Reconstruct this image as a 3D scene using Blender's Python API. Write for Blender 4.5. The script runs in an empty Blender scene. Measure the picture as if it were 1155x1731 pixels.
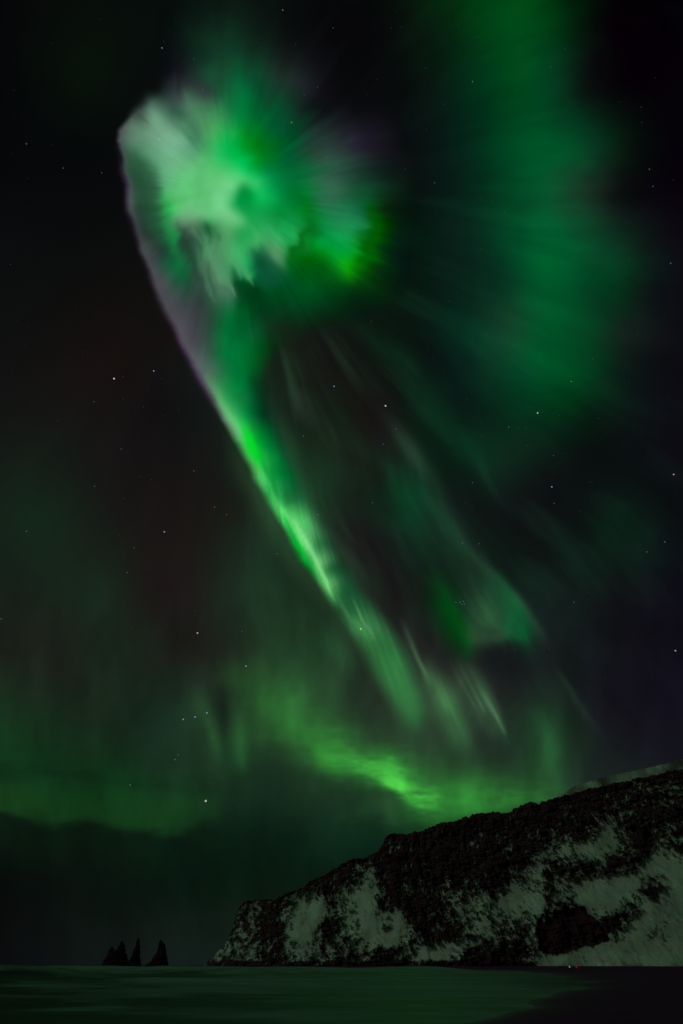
import bpy, math, random
import numpy as np
from math import radians as Rd

# ------------------------------------------------------------------ camera, world, fill light, exposure
scene = bpy.context.scene
COL = scene.collection
EYE = 2.5                                   # metres above the sea
PITCH = Rd(48.7)
FPX = 673.2                                 # 14 mm lens on a full-frame sensor, in chart units
cam_d = bpy.data.cameras.new("camera"); cam = bpy.data.objects.new("camera", cam_d); COL.objects.link(cam)
cam.location = (0, 0, EYE); cam.rotation_euler = (Rd(90)+PITCH, 0, 0)
cam_d.sensor_fit = 'VERTICAL'; cam_d.sensor_height = 36; cam_d.sensor_width = 24; cam_d.lens = 14
cam_d.clip_start = 0.1; cam_d.clip_end = 120000
scene.camera = cam
scene.view_settings.view_transform = 'Standard'; scene.view_settings.look = 'None'
scene.view_settings.exposure = 0; scene.view_settings.gamma = 1

FILL_EL, FILL_AZ = Rd(18), Rd(232)            # weak light from behind the viewer's left shoulder, added to brighten the snowy cliff
world = bpy.data.worlds.new("World"); scene.world = world; world.use_nodes = True
nt = world.node_tree; nt.nodes.clear()
wo = nt.nodes.new('ShaderNodeOutputWorld'); bg = nt.nodes.new('ShaderNodeBackground'); bg2 = nt.nodes.new('ShaderNodeBackground')
sky = nt.nodes.new('ShaderNodeTexSky'); sky.sky_type = 'NISHITA'; sky.sun_disc = False
sky.sun_elevation = Rd(-4); sky.sun_rotation = FILL_AZ
bg.inputs['Strength'].default_value = 0.02; nt.links.new(sky.outputs[0], bg.inputs['Color'])
# unseen green glow behind the viewer, added to light the cliffs and sand
tc = nt.nodes.new('ShaderNodeTexCoord'); no = nt.nodes.new('ShaderNodeTexNoise'); no.inputs['Scale'].default_value = 1.6; no.inputs['Detail'].default_value = 3
cr = nt.nodes.new('ShaderNodeValToRGB'); cr.color_ramp.elements[0].position = .38; cr.color_ramp.elements[0].color = (.004, .008, .006, 1)
cr.color_ramp.elements[1].position = .68; cr.color_ramp.elements[1].color = (.03, .085, .04, 1)
nt.links.new(tc.outputs['Generated'], no.inputs['Vector']); nt.links.new(no.outputs[0], cr.inputs[0]); nt.links.new(cr.outputs[0], bg2.inputs['Color'])
bg2.inputs['Strength'].default_value = 1.0
ad = nt.nodes.new('ShaderNodeAddShader'); nt.links.new(bg.outputs[0], ad.inputs[0]); nt.links.new(bg2.outputs[0], ad.inputs[1]); nt.links.new(ad.outputs[0], wo.inputs[0])
sd = bpy.data.lights.new("fill_light", 'SUN'); fill_light = bpy.data.objects.new("fill_light", sd); COL.objects.link(fill_light)
sd.energy = 0.135; sd.color = (.78, 1.0, 0.66); sd.angle = Rd(8)
fill_light.rotation_euler = (Rd(90)-FILL_EL, 0, math.pi-FILL_AZ)
fill_light['kind'] = 'structure'

# ------------------------------------------------------------------ helpers
CP, SP = math.cos(PITCH), math.sin(PITCH)
def direction(X, Y):
    """chart position -> unit direction in the world"""
    a = (np.asarray(X, float)-577.5)/FPX; b = (865.5-np.asarray(Y, float))/FPX
    v = np.stack([a, CP-b*SP, SP+b*CP], -1)
    return v/np.linalg.norm(v, axis=-1, keepdims=True)
def azel(X, Y):
    v = direction(X, Y); return np.arctan2(v[..., 0], v[..., 1]), np.arctan2(v[..., 2], np.hypot(v[..., 0], v[..., 1]))
def chart(v):
    """direction -> chart position"""
    f = v[..., 1]*CP+v[..., 2]*SP; u = -v[..., 1]*SP+v[..., 2]*CP
    f = np.maximum(f, 1e-3)
    return 577.5+FPX*v[..., 0]/f, 865.5-FPX*u/f
def ground(X, Y, z=0.0):
    v = direction(X, Y); k = (z-EYE)/v[..., 2]; return v[..., 0]*k, v[..., 1]*k

def grid_mesh(name, V, keep=None, smooth=True, wrap=False):
    """V: (rows, cols, 3).  keep: boolean per face"""
    r, c = V.shape[:2]
    idx = np.arange(r*c).reshape(r, c)
    if wrap: idx = np.concatenate([idx, idx[:, :1]], 1)
    q = np.stack([idx[:-1, :-1], idx[:-1, 1:], idx[1:, 1:], idx[1:, :-1]], -1)
    if keep is not None: q = q[keep]
    q = q.reshape(-1, 4)
    used = np.unique(q); remap = np.zeros(r*c, int); remap[used] = np.arange(len(used))
    q = remap[q]; P = V.reshape(-1, 3)[used]
    me = bpy.data.meshes.new(name)
    me.vertices.add(len(P)); me.vertices.foreach_set('co', P.astype(np.float32).ravel())
    me.loops.add(q.size); me.loops.foreach_set('vertex_index', q.astype(np.int32).ravel())
    me.polygons.add(len(q)); me.polygons.foreach_set('loop_start', np.arange(0, q.size, 4, dtype=np.int32))
    me.polygons.foreach_set('use_smooth', np.full(len(q), smooth))
    me.update(calc_edges=True); me.validate()
    return me, used
def col_attr(me, name, C):
    a = me.color_attributes.new(name, 'FLOAT_COLOR', 'POINT')
    C = np.concatenate([C, np.ones((len(C), 1))], 1).astype(np.float32); a.data.foreach_set('color', C.ravel())
def val_attr(me, name, C):
    a = me.attributes.new(name, 'FLOAT', 'POINT'); a.data.foreach_set('value', np.asarray(C, np.float32).ravel())
def link(name, me, mat, parent=None):
    o = bpy.data.objects.new(name, me); COL.objects.link(o)
    if mat and not me.materials: me.materials.append(mat)
    if parent: o.parent = parent
    return o
def tag(o, label=None, cat=None, group=None, kind=None):
    if label: o['label'] = label
    if cat: o['category'] = cat
    if group: o['group'] = group
    if kind: o['kind'] = kind
    return o
def new_mat(name):
    m = bpy.data.materials.new(name); m.use_nodes = True; n = m.node_tree; n.nodes.clear()
    return m, n, n.nodes.new('ShaderNodeOutputMaterial')
def N(n, t, **kw):
    x = n.nodes.new(t)
    for k, v in kw.items():
        if k in x.inputs: x.inputs[k].default_value = v
        else: setattr(x, k, v)
    return x
def lin(c):
    c = np.asarray(c, float)/255; return np.where(c <= .04045, c/12.92, ((c+.055)/1.055)**2.4)


# ---- smooth value noise ----
_LAT = np.random.RandomState(7).rand(256, 256)
def vnoise(x, y):
    xi = np.floor(x); yi = np.floor(y); fx = x - xi; fy = y - yi
    xi = xi.astype(int) & 255; yi = yi.astype(int) & 255
    fx = fx*fx*fx*(fx*(fx*6-15)+10); fy = fy*fy*fy*(fy*(fy*6-15)+10)
    x1 = (xi+1) & 255; y1 = (yi+1) & 255
    a = _LAT[yi, xi]; b = _LAT[yi, x1]; c = _LAT[y1, xi]; d = _LAT[y1, x1]
    return (a+(b-a)*fx)*(1-fy) + (c+(d-c)*fx)*fy
def fbm(x, y, o=4, g=0.5):
    s = 0; a = 1; t = 0
    for i in range(o):
        s = s + a*vnoise(x*2**i + 17.3*i, y*2**i + 9.1*i); t += a; a *= g
    return s/t - 0.5
def sstep(a, b, x):
    t = np.clip((x-a)/(b-a), 0, 1); return t*t*(3-2*t)

FAINT = [  # x, y, r, g, b   diffuse glow of the night sky
(0,20,6,6,8),(150,20,8,14,10),(300,20,6,14,12),(400,20,10,22,18),(500,20,8,10,12),(600,20,6,6,8),(700,20,8,20,12),(760,20,4,40,14),(830,20,0,64,20),(890,20,0,72,22),(940,20,0,50,15),(1000,20,4,10,6),(1150,20,3,2,6),
(0,150,5,6,8),(150,130,8,18,10),(230,180,8,12,11),(250,110,8,13,12),(600,140,8,9,11),(680,150,8,13,12),(740,150,8,26,18),(800,150,2,45,25),(880,150,0,70,27),(940,140,4,62,35),(985,150,10,22,17),(1050,150,5,4,7),(1150,150,5,2,8),
(0,270,7,7,10),(150,270,6,8,9),(700,270,10,16,16),(780,270,6,32,24),(850,270,0,58,30),(930,265,0,84,40),(1000,265,8,62,35),(1050,255,8,26,15),(1120,270,6,4,9),
(1000,310,26,44,34),(960,320,16,72,42),(1050,320,10,13,14),
(0,400,10,12,13),(150,400,10,12,12),(700,400,4,26,16),(780,400,10,34,26),(850,400,4,58,34),(905,400,0,92,45),(960,400,4,80,42),(1050,400,14,40,28),(1130,400,13,14,18),
(700,480,8,26,18),(800,480,8,36,26),(870,480,4,66,38),(925,480,0,92,42),(985,480,2,72,38),(1040,480,2,52,25),(1095,480,10,20,18),(1150,480,12,12,18),
(0,560,14,15,15),(150,560,18,15,14),(650,560,10,22,16),(720,560,10,24,18),(800,560,6,50,34),(850,550,22,66,42),(920,560,0,80,38),(1000,560,8,58,32),(1060,560,20,34,28),(1140,560,12,14,18),
(500,580,22,26,20),(560,620,22,22,20),(650,620,14,24,18),(730,620,9,18,17),(820,620,10,48,32),(880,620,4,66,36),(940,620,0,70,32),(1000,630,3,52,26),(1070,620,12,22,20),
(0,700,18,20,18),(150,700,22,20,19),(190,600,22,16,15),(300,690,16,17,18),(470,660,24,40,28),(500,700,22,34,24),(560,700,20,26,18),(650,690,22,20,20),(720,700,10,32,21),(780,690,9,20,18),(860,700,6,44,26),(960,690,2,44,20),(1040,700,10,22,18),(1140,700,12,12,18),
(650,760,22,17,18),(720,760,14,32,22),(780,770,8,32,22),(850,755,14,46,31),(910,755,14,36,26),(980,760,10,17,16),(1140,760,12,12,18),
(0,850,20,32,24),(60,860,20,38,26),(150,850,22,26,22),(300,850,24,20,19),(400,850,24,28,23),(540,810,26,54,34),(560,850,26,46,32),(610,840,22,34,25),(680,850,8,42,25),(740,850,16,26,22),(850,850,15,20,20),(950,850,13,17,18),(1050,860,10,26,20),(1140,850,12,16,18),
(610,910,26,25,25),(760,910,18,36,28),(1050,900,10,28,20),(850,920,14,24,20),
(0,1000,22,31,24),(160,1010,24,40,28),(260,1000,27,23,22),(340,1000,28,28,25),(420,980,28,50,33),(480,1000,26,46,30),(600,980,26,36,28),(680,1000,24,24,24),(740,1000,16,34,24),(950,1000,14,20,20),(1050,1000,15,18,20),(1150,1000,14,14,22),
(0,1100,28,34,26),(100,1100,28,32,26),(200,1100,24,37,26),(330,1100,28,30,26),(400,1110,32,46,32),(480,1090,30,58,36),(560,1090,34,60,38),(640,1180,36,50,38),(750,1100,30,30,30),(850,1130,24,26,28),(1000,1100,18,22,24),(1130,1100,18,16,26),
(0,1200,22,48,28),(100,1200,24,41,26),(200,1200,24,38,26),(280,1200,22,40,28),(335,1200,32,56,36),(375,1190,26,38,30),(405,1210,30,54,32),(470,1200,42,86,46),(560,1200,38,68,42),(620,1220,34,50,37),(780,1180,40,56,42),(860,1180,30,36,34),(920,1215,30,62,38),(985,1200,25,30,31),(1130,1200,20,18,30),
(0,1280,18,54,26),(150,1280,20,48,26),(250,1290,22,44,28),(350,1280,28,50,33),(400,1270,30,66,37),(450,1290,26,46,31),(640,1240,40,66,42),(700,1270,38,62,42),(800,1280,32,50,36),(860,1280,31,48,36),(930,1290,33,72,41),(1000,1290,26,34,32),(1100,1260,21,22,28),
(0,1310,16,50,26),(100,1312,14,48,24),(200,1315,14,50,24),(300,1325,20,50,28),(450,1330,22,46,30),(860,1340,30,60,36),(960,1330,30,50,36),(1060,1290,24,30,30),
(0,1350,24,58,25),(100,1355,18,57,25),(200,1362,17,55,25),(300,1372,22,58,28),(400,1355,20,44,28),(500,1360,20,42,26),(780,1330,40,96,44),
(600,1390,18,44,28),(450,1400,13,32,22),(700,1400,20,52,28),
(0,1420,10,17,13),(150,1430,12,22,16),(300,1430,11,30,20),(450,1430,9,27,18),(600,1430,11,38,24),
(0,1500,7,11,9),(150,1500,9,18,13),(300,1500,8,23,15),(380,1500,9,25,16),(450,1500,10,25,16),(600,1470,10,28,19),(700,1430,12,36,22),
(0,1580,10,12,12),(100,1580,13,18,16),(250,1580,16,24,20),(370,1560,17,28,22),
(0,1632,10,12,14),(200,1632,15,22,21),(350,1632,18,28,26),
(-200,300,6,7,9),(-200,900,16,26,20),(-200,1350,16,44,22),(1350,300,4,3,8),(1350,800,10,10,15),(1350,1200,16,14,24),(300,-150,6,9,10),(800,-150,0,46,16),(1100,-150,3,4,6)]

CORE = [  # x, y, sigma, r, g, b   body of the bright corona and its falling tail
(340,515,1,52,66,62),(358,540,1,38,78,58),(350,600,1,64,92,82),(362,625,1,64,112,84),(335,560,1,62,70,72),(310,555,1,66,68,74),(285,500,1,64,70,73),(352,575,1,50,84,68),(378,600,1,6,116,56),(380,570,1,6,108,52),
(327,225,1,70,128,98),(322,250,1,84,150,112),(332,245,1,70,138,98),(345,235,1,76,156,100),(268,215,1,112,160,130),(290,215,1,98,148,118),(300,240,1,112,172,136),(275,190,1,80,122,100),(250,188,1,92,130,110),(222,205,1,76,102,88),(300,160,1,52,64,66),(290,140,1,32,38,42),(318,175,1,74,118,92),(340,150,1,42,58,54),(360,130,1,26,72,50),(350,110,1,22,70,46),(320,60,1,13,38,26),(370,60,1,18,54,36),(390,90,1,18,66,42),(400,120,1,10,84,48),(375,190,1,46,134,80),(385,215,1,40,160,80),(400,195,1,6,132,62),(430,140,1,10,78,46),(440,170,1,6,86,46),(470,120,1,26,50,40),(495,150,1,24,48,38),(510,140,1,32,40,42),(480,180,1,10,66,40),(525,110,1,22,24,28),(425,210,1,0,124,44),(432,250,1,0,130,26),(430,275,1,0,150,40),(445,290,1,0,142,66),(420,290,1,10,182,84),(405,270,1,0,186,78),(385,265,1,18,184,84),(395,290,1,60,196,104),(410,305,1,78,200,114),(430,312,1,50,192,100),(450,320,1,10,172,82),(460,345,1,6,156,72),
(490,262,1,0,90,46),(515,300,1,10,106,56),(520,330,1,0,116,44),(520,355,1,0,116,30),(500,370,1,12,140,64),(505,400,1,30,158,74),(460,400,1,50,164,90),(455,385,1,40,160,82),(400,370,1,96,190,120),(412,372,1,64,176,98),(395,395,1,64,164,92),(410,400,1,30,158,80),(385,355,1,108,198,130),(350,350,1,100,196,122),(330,340,1,94,190,116),(300,335,1,84,188,108),(285,310,1,90,172,118),(278,330,1,70,168,96),(332,362,1,104,180,122),(345,368,1,88,170,106),
(545,370,1,12,130,60),(535,400,1,0,124,40),(530,425,1,0,118,20),(555,425,1,0,140,34),(545,405,1,0,150,60),(590,385,1,26,144,78),(615,385,1,20,124,64),(570,370,1,30,134,80),(610,360,1,18,104,62),(530,285,1,26,94,58),(560,280,1,42,84,66),(575,300,1,42,88,68),(575,325,1,46,100,72),(600,320,1,26,76,50),(590,270,1,36,60,52),(575,245,1,38,52,50),(540,240,1,36,64,54),(620,250,1,30,28,40),(640,230,1,22,22,30),(520,220,1,22,52,42),(545,195,1,16,24,24),
(203,232,14,78,92,86),(228,228,18,92,132,108),(240,200,14,60,84,72),(258,200,18,104,152,122),(285,235,22,116,172,138),(300,280,22,104,180,128),(315,310,24,92,192,116),(350,330,24,96,196,120),(372,295,24,86,196,112),(395,320,22,98,204,128),(378,345,20,112,200,134),(345,270,24,84,180,110),(318,225,20,76,140,100),(300,190,18,52,92,72),(335,195,20,72,132,92),(360,225,20,66,168,88),
(225,265,16,48,98,68),(235,310,18,36,78,54),(248,350,16,32,68,50),(222,340,12,62,88,74),(252,400,18,34,62,50),(240,420,14,58,70,64),(285,355,14,56,186,90),(290,400,14,30,128,64),(268,420,14,34,60,52),
(395,245,24,0,176,72),(375,240,16,30,180,84),(418,235,20,0,142,34),(425,270,18,0,170,66),(455,215,30,0,94,46),(420,160,26,2,104,54),(385,120,28,22,78,48),(395,60,34,16,48,32),(345,90,30,18,54,38),(340,30,30,12,30,22),(460,140,26,18,62,42),(505,120,26,30,38,36),(450,80,26,16,36,26),
(300,120,20,24,24,32),(305,150,16,44,52,54),(350,160,16,46,66,60),(325,170,14,60,98,76),(365,175,16,42,110,70),(270,150,20,12,20,18),(230,130,22,8,14,12),(215,180,20,12,16,16),
(405,340,14,0,150,66),(415,325,10,0,138,54),(440,335,12,16,188,88),(450,365,18,16,150,70),(420,380,20,46,166,86),(430,410,18,58,168,92),(480,400,24,30,164,82),(470,365,24,8,138,56),(500,330,28,0,110,44),(480,285,28,0,106,52),(500,240,24,6,74,44),
(440,440,16,10,80,50),(450,465,16,12,84,54),(470,430,12,84,150,100),(408,450,14,40,176,96),(490,440,12,6,96,40),
(520,385,20,10,128,44),(512,430,20,0,108,16),(560,395,22,8,152,68),(600,400,20,20,150,76),(575,425,18,0,164,58),(608,432,14,0,134,10),(588,455,14,14,146,12),(632,375,14,0,80,6),(638,400,10,0,84,4),(620,340,18,12,88,48),(585,350,24,28,116,72),(545,340,22,34,112,70),(560,310,26,46,96,70),(535,260,28,38,72,56),(555,225,26,36,54,50),(600,240,30,36,36,48),(650,255,26,20,20,26),(630,300,26,18,50,36),(520,180,30,16,26,24),(600,180,30,10,12,14),(660,350,18,10,36,14),(670,400,22,4,34,18),(650,440,20,4,40,16),(600,480,16,4,66,12),
(540,450,20,2,96,18),(520,480,26,0,86,30),(565,478,22,0,78,20),(500,520,26,2,62,26),(600,500,22,4,44,16),(560,520,24,6,46,20),(460,500,22,0,66,26),(425,470,14,14,104,56),(420,495,14,0,56,20),(440,530,20,4,58,28),(540,550,24,12,32,18),(600,540,26,8,28,16),(470,550,20,18,40,22),
(312,365,14,104,176,122),(300,375,10,92,150,108),(308,400,10,44,72,58),(318,430,10,34,78,56),(335,385,10,60,104,74),(350,385,10,36,104,60),(345,420,14,68,126,88),(370,440,14,72,136,92),(378,470,12,74,134,96),(398,480,10,10,76,40),(388,495,8,64,112,84),(405,430,10,56,172,96),(385,400,12,80,164,100),(360,365,14,96,190,120),
(330,470,18,46,72,60),(270,470,18,62,72,72),(290,450,14,18,96,54),(300,520,18,62,66,70),(315,470,14,16,84,50),(350,500,18,44,76,60),(325,590,18,68,74,78),(345,570,16,58,76,70),(350,620,16,74,110,90),(375,540,20,12,96,50),(400,520,18,0,104,46),(395,590,24,0,122,56),(430,560,18,8,88,44),(445,590,12,2,72,24),(425,620,14,2,92,36),(365,590,14,34,98,60),
(370,660,16,66,150,90),(385,650,18,20,134,66),(408,650,14,0,126,58),(428,650,10,4,72,34),(395,700,14,80,186,104),(418,700,14,6,140,62),(438,700,10,6,70,36),
(400,725,12,96,206,116),(420,745,10,12,212,50),(433,765,10,20,210,56),(445,755,10,6,150,56),(440,790,10,64,206,84),(452,815,10,60,190,88),(465,800,10,10,140,56),(460,840,9,50,176,80),(478,860,10,70,196,92),(490,840,9,30,120,60),(492,890,9,70,200,96),(505,880,9,84,206,104),(520,920,9,112,212,124),(505,925,8,12,168,48),(535,920,9,50,130,72),(540,950,8,112,208,122),(525,955,7,10,150,48),(560,960,10,34,100,54),(553,985,7,104,196,112),(560,1010,7,66,150,80),(575,1000,9,36,104,58),(568,1030,8,34,90,50),(590,1030,10,44,112,62),(610,1060,9,66,140,80),(620,1090,10,48,116,60),(645,1090,12,44,110,58),(655,1130,14,50,122,64),(680,1170,14,52,112,62),(695,1205,14,46,100,56),(710,1240,16,38,72,46),
(705,300,18,8,18,14),(705,400,18,5,27,17),(695,220,18,10,12,15),(645,150,18,9,11,13),(570,100,18,10,12,14),(520,40,18,8,11,11),(450,-20,18,8,13,11),(320,-40,18,8,15,12),(285,60,18,8,14,13),(250,140,18,9,13,13),(680,500,18,6,24,15),(640,560,18,9,24,16),(560,580,18,20,24,20),(500,600,18,22,25,21),(680,350,18,6,26,15),(465,640,14,22,34,24),(190,190,14,8,12,11),(180,240,14,7,9,10),(190,330,14,8,10,11),(215,420,14,9,11,11),(250,510,14,12,12,13),(600,-60,18,8,10,10),
]

class Smooth:
    """smooth multiquadric interpolation of scattered colour samples, tabulated on a coarse grid"""
    def __init__(self, pts, c, step, x0, x1, y0, y1):
        P = np.array([(p[0], p[1]) for p in pts], float); C = np.array([p[-3:] for p in pts], float)
        self.m = C.mean(0)
        D = np.sqrt(((P[:, None]-P[None])**2).sum(-1)+c*c)
        W = np.linalg.solve(D - np.eye(len(P))*c*0.12, C-self.m)
        self.x0, self.y0, self.s = x0, y0, step
        gx, gy = np.meshgrid(np.arange(x0, x1+step, step), np.arange(y0, y1+step, step))
        g = np.zeros(gx.shape+(3,))
        for (px, py), w in zip(P, W): g += np.sqrt((gx-px)**2+(gy-py)**2+c*c)[..., None]*w
        self.g = np.clip(g+self.m, 0, 255)
    def __call__(self, X, Y):
        h, w = self.g.shape[:2]
        u = np.clip((X-self.x0)/self.s, 0, w-1.001); v = np.clip((Y-self.y0)/self.s, 0, h-1.001)
        i = u.astype(int); j = v.astype(int); fu = (u-i)[..., None]; fv = (v-j)[..., None]; g = self.g
        return (g[j, i]*(1-fu)+g[j, i+1]*fu)*(1-fv) + (g[j+1, i]*(1-fu)+g[j+1, i+1]*fu)*fv

def polymask(X, Y, P, soft):
    """1 inside polygon, smooth falloff of half-width soft (scalar or array)"""
    P = np.array(P, float); d = np.full(X.shape, 1e9); ins = np.zeros(X.shape, bool)
    n = len(P)
    for i in range(n):
        a = P[i]; b = P[(i+1) % n]; e = b-a
        t = np.clip(((X-a[0])*e[0]+(Y-a[1])*e[1])/(e@e), 0, 1)
        d = np.minimum(d, np.hypot(X-a[0]-t*e[0], Y-a[1]-t*e[1]))
        c = ((a[1] > Y) != (b[1] > Y))
        with np.errstate(divide='ignore', invalid='ignore'):
            xi = (b[0]-a[0])*(Y-a[1])/(b[1]-a[1]) + a[0]
        ins ^= c & (X < xi)
    sd = np.where(ins, d, -d)
    return sstep(-1, 1, sd/soft)

def spline(P, n=60):
    P = np.array(P, float); m = len(P)
    t = np.linspace(0, m-1-1e-6, n); i = t.astype(int); f = (t-i)[:, None]
    a = P[np.maximum(i-1, 0)]; b = P[i]; c = P[np.minimum(i+1, m-1)]; d = P[np.minimum(i+2, m-1)]
    return 0.5*(2*b+(c-a)*f+(2*a-5*b+4*c-d)*f**2+(3*b-a-3*c+d)*f**3)

def stroke(X, Y, P, n=60):
    """P rows: x, y, width_left, width_right, alpha.  returns alpha field"""
    if P[-1][1]-P[0][1] > abs(P[-1][0]-P[0][0])*1.0: P = [(p[0], p[1], p[3], p[2], p[4]) for p in P]
    S = spline(P, n); mw = 2.7*max(max(p[2], p[3]) for p in P)
    mk = (X > S[:, 0].min()-mw) & (X < S[:, 0].max()+mw) & (Y > S[:, 1].min()-mw) & (Y < S[:, 1].max()+mw)
    out = np.zeros(X.shape); X = X[mk]; Y = Y[mk]; A = np.zeros(X.shape)
    for i in range(len(S)-1):
        a, b = S[i], S[i+1]; e = b[:2]-a[:2]; L = e@e
        if L == 0: continue
        traw = ((X-a[0])*e[0]+(Y-a[1])*e[1])/L
        t = np.clip(traw, 0, 1)
        dx = X-a[0]-t*e[0]; dy = Y-a[1]-t*e[1]; d2 = dx*dx+dy*dy
        side = (e[0]*dy - e[1]*dx) > 0            # right-hand side (screen y down)
        wl = a[2]+(b[2]-a[2])*t; wr = a[3]+(b[3]-a[3])*t; al = a[4]+(b[4]-a[4])*t
        q = d2/np.where(side, wr, wl)**2
        A = np.maximum(A, al*np.exp(-q))
    out[mk] = A
    return out

VX, VY = 392., 322.
def sky_field(X, Y):
    """display-referred colour of the night sky at chart position X, Y"""
    dx = X-VX; dy = Y-VY; R = np.hypot(dx, dy)+1e-6; TH = np.arctan2(dy, dx)
    # feathering along the field lines that meet at the magnetic zenith
    ry = fbm(TH*9+40, R*0.009+3, 3, 0.5)
    ry2 = fbm(TH*36+11, R*0.008+8, 3, 0.6)
    cl = fbm(X*0.02+5, Y*0.02+9, 3, .42); cl2 = fbm(X*0.02+55, Y*0.02+29, 3, .42)
    g = np.clip((R-25)/110, 0, 1)
    up = np.clip(sstep(20, -60, dy) + sstep(150, 240, dx), 0, 1)*sstep(70, 170, R)
    amp = 15*g + 18*up*(.3+.7*sstep(290, 370, X))
    tw = TH + .14*fbm(X*.004+3, Y*.004+8, 2)
    ray = fbm(tw*11+5, R*0.0045+3, 4, .5); ray2 = fbm(tw*30+25, R*0.006+13, 3, .55)
    Xw = X + dx/R*amp*(ry*1.1+ry2*0.4) + cl*10
    Yw = Y + dy/R*amp*(ry*1.1+ry2*0.4) + cl2*10
    F = [(x, y, 0, r, g_, b) for x, y, r, g_, b in FAINT]
    lo = 11*sstep(1300, 1100, Y)
    Xf = X + cl*24 + dx/R*ry*lo; Yf = Y + cl2*12 + dy/R*ry*lo
    faint = Smooth(F, 40., 10, -450, 1600, -400, 1700)(Xf, Yf)
    # ---- faint bands ----
    def add(P, col, n=40, XX=None, YY=None):
        nonlocal faint
        A = stroke(Xf if XX is None else XX, Yf if YY is None else YY, P, n)
        faint = faint + A[..., None]*np.array(col, float)
    add([(590,540,20,26,.5),(650,590,16,30,.8),(700,640,16,30,1),(755,715,16,34,1),(815,800,18,34,.5),(850,850,18,30,0)], (2,18,9))
    add([(560,680,20,30,.3),(600,740,22,30,.6),(660,800,22,30,.8),(700,880,26,34,1),(722,930,20,20,.4)], (2,20,10))
    add([(500,640,10,10,0),(512,680,10,14,1),(530,730,10,12,0)], (10,12,10))
    add([(660,715,10,12,0),(695,765,12,16,.8),(740,830,14,14,.15),(790,920,14,14,.2),(830,968,12,9,.8),(870,1012,13,9,1.3),(900,1050,12,8,.8),(925,1085,9,7,.15)], (20,24,20), XX=X, YY=Y)
    add([(935,1120,7,5,0),(965,1165,7,5,1),(985,1200,8,6,.7),(1030,1260,8,6,0)], (9,16,11), XX=X, YY=Y)
    # detached patch above the headland
    fea = 24*ray2+20*ry2
    Xp = X+(cl*10)+dx/R*fea; Yp = Y+cl2*10+dy/R*fea
    m = stroke(Xp, Yp, [(735,985,20,20,.3),(760,1030,28,24,.9),(785,1070,30,20,1),(795,1083,20,14,.6)])
    faint = faint*(1-m[..., None]) + m[..., None]*np.array((0,64,16.))
    m = np.clip(stroke(Xp, Yp, [(842,975,26,10,.3),(862,1010,34,12,.8),(882,1045,34,13,.9),(892,1075,26,17,.5),(900,1105,24,18,.1)])+stroke(Xp, Yp, [(862,1074,26,16,.6),(880,1080,16,14,.5)]), 0, 1)
    faint = faint*(1-m[..., None]) + m[..., None]*np.array((12,84,44.))
    m = stroke(Xp, Yp, [(800,950,26,26,.12),(812,1000,28,30,.4),(824,1045,30,36,.85),(828,1070,36,38,.8),(834,1100,36,34,.35)])
    m = m*sstep(1135, 1040, Yp)*(1+.5*ray2)
    faint = faint*(1-m[..., None]) + m[..., None]*np.array((48,96,60.))
    m = .5*stroke(Xp, Yp, [(796,1078,14,12,.3),(825,1084,14,12,.8),(850,1082,14,12,.5),(870,1076,12,12,.1)])
    faint = faint*(1-m[..., None]) + m[..., None]*np.array((68,104,72.))
    m = stroke(X, Y, [(745,1112,30,30,.0),(790,1126,24,16,.3),(860,1124,24,16,.3),(930,1100,26,20,.0)])
    faint = faint*(1-m[..., None]) + m[..., None]*np.array((26,30,30.))
    # rays below the patch
    RR = 1+0.55*ry2
    add([(676,1040,6,5,0),(692,1078,6,5,.6),(706,1112,5,4,1),(717,1134,5,4,.8),(728,1160,8,6,0)], (24,44,28), XX=X, YY=Y)
    m = stroke(X, Y, [(712,1110,10,10,.1),(735,1150,20,18,.7),(760,1195,24,18,1),(780,1240,22,16,.9),(795,1285,16,14,.1)])*RR
    faint = faint + m[..., None]*np.array((16,44,20.))
    m = stroke(X, Y, [(775,1110,16,14,.15),(805,1145,26,12,.8),(832,1190,30,9,1),(851,1232,22,5,.7),(857,1244,10,4,0)])*RR
    faint = faint + m[..., None]*np.array((16,34,18.))
    for x0, y0, x1, y1, a_ in [(756,1110,806,1200,.6),(768,1108,822,1208,.8),(790,1120,834,1212,.7),(802,1140,844,1222,.6),(735,1130,776,1230,.5),(722,1120,760,1210,.5)]:
        add([(x0,y0,3,3,0),((x0+x1)/2,(y0+y1)/2,4,4,a_*.8),(x1*.85+x0*.15,y1*.85+y0*.15,3,3,a_),(x1,y1,3,3,0)], (14,22,14), n=16, XX=X, YY=Y)
    add([(818,1168,4,3,0),(836,1203,4,3,1),(850,1232,4,3,.9),(856,1244,3,3,0)], (17,24,17), XX=X, YY=Y)
    add([(905,1200,20,20,.2),(925,1250,18,22,.9),(940,1310,14,16,.6),(955,1340,12,14,0)], (4,16,8))
    add([(333,1170,14,14,.3),(350,1210,12,12,.8),(366,1262,10,10,.6),(372,1290,9,9,0)], (6,18,8), XX=X, YY=Y)
    add([(402,1190,10,10,.2),(406,1240,11,11,.8),(408,1285,10,10,.8),(410,1305,9,9,0)], (6,22,9), XX=X, YY=Y)
    add([(375,1150,9,9,0),(378,1220,10,10,1),(384,1290,9,9,0)], (-7,-13,-6), XX=X, YY=Y)
    add([(540,1060,22,22,.2),(575,1100,20,20,.9),(600,1145,16,16,.3)], (4,20,9))
    # low glow behind thin cloud
    band = fbm(X*0.012+2, Y*0.06+4, 4, .6); fine = fbm(X*0.030+2, Y*0.085+14, 4, .55)
    Yc = Y + band*24; Xc = X + cl*20
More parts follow.
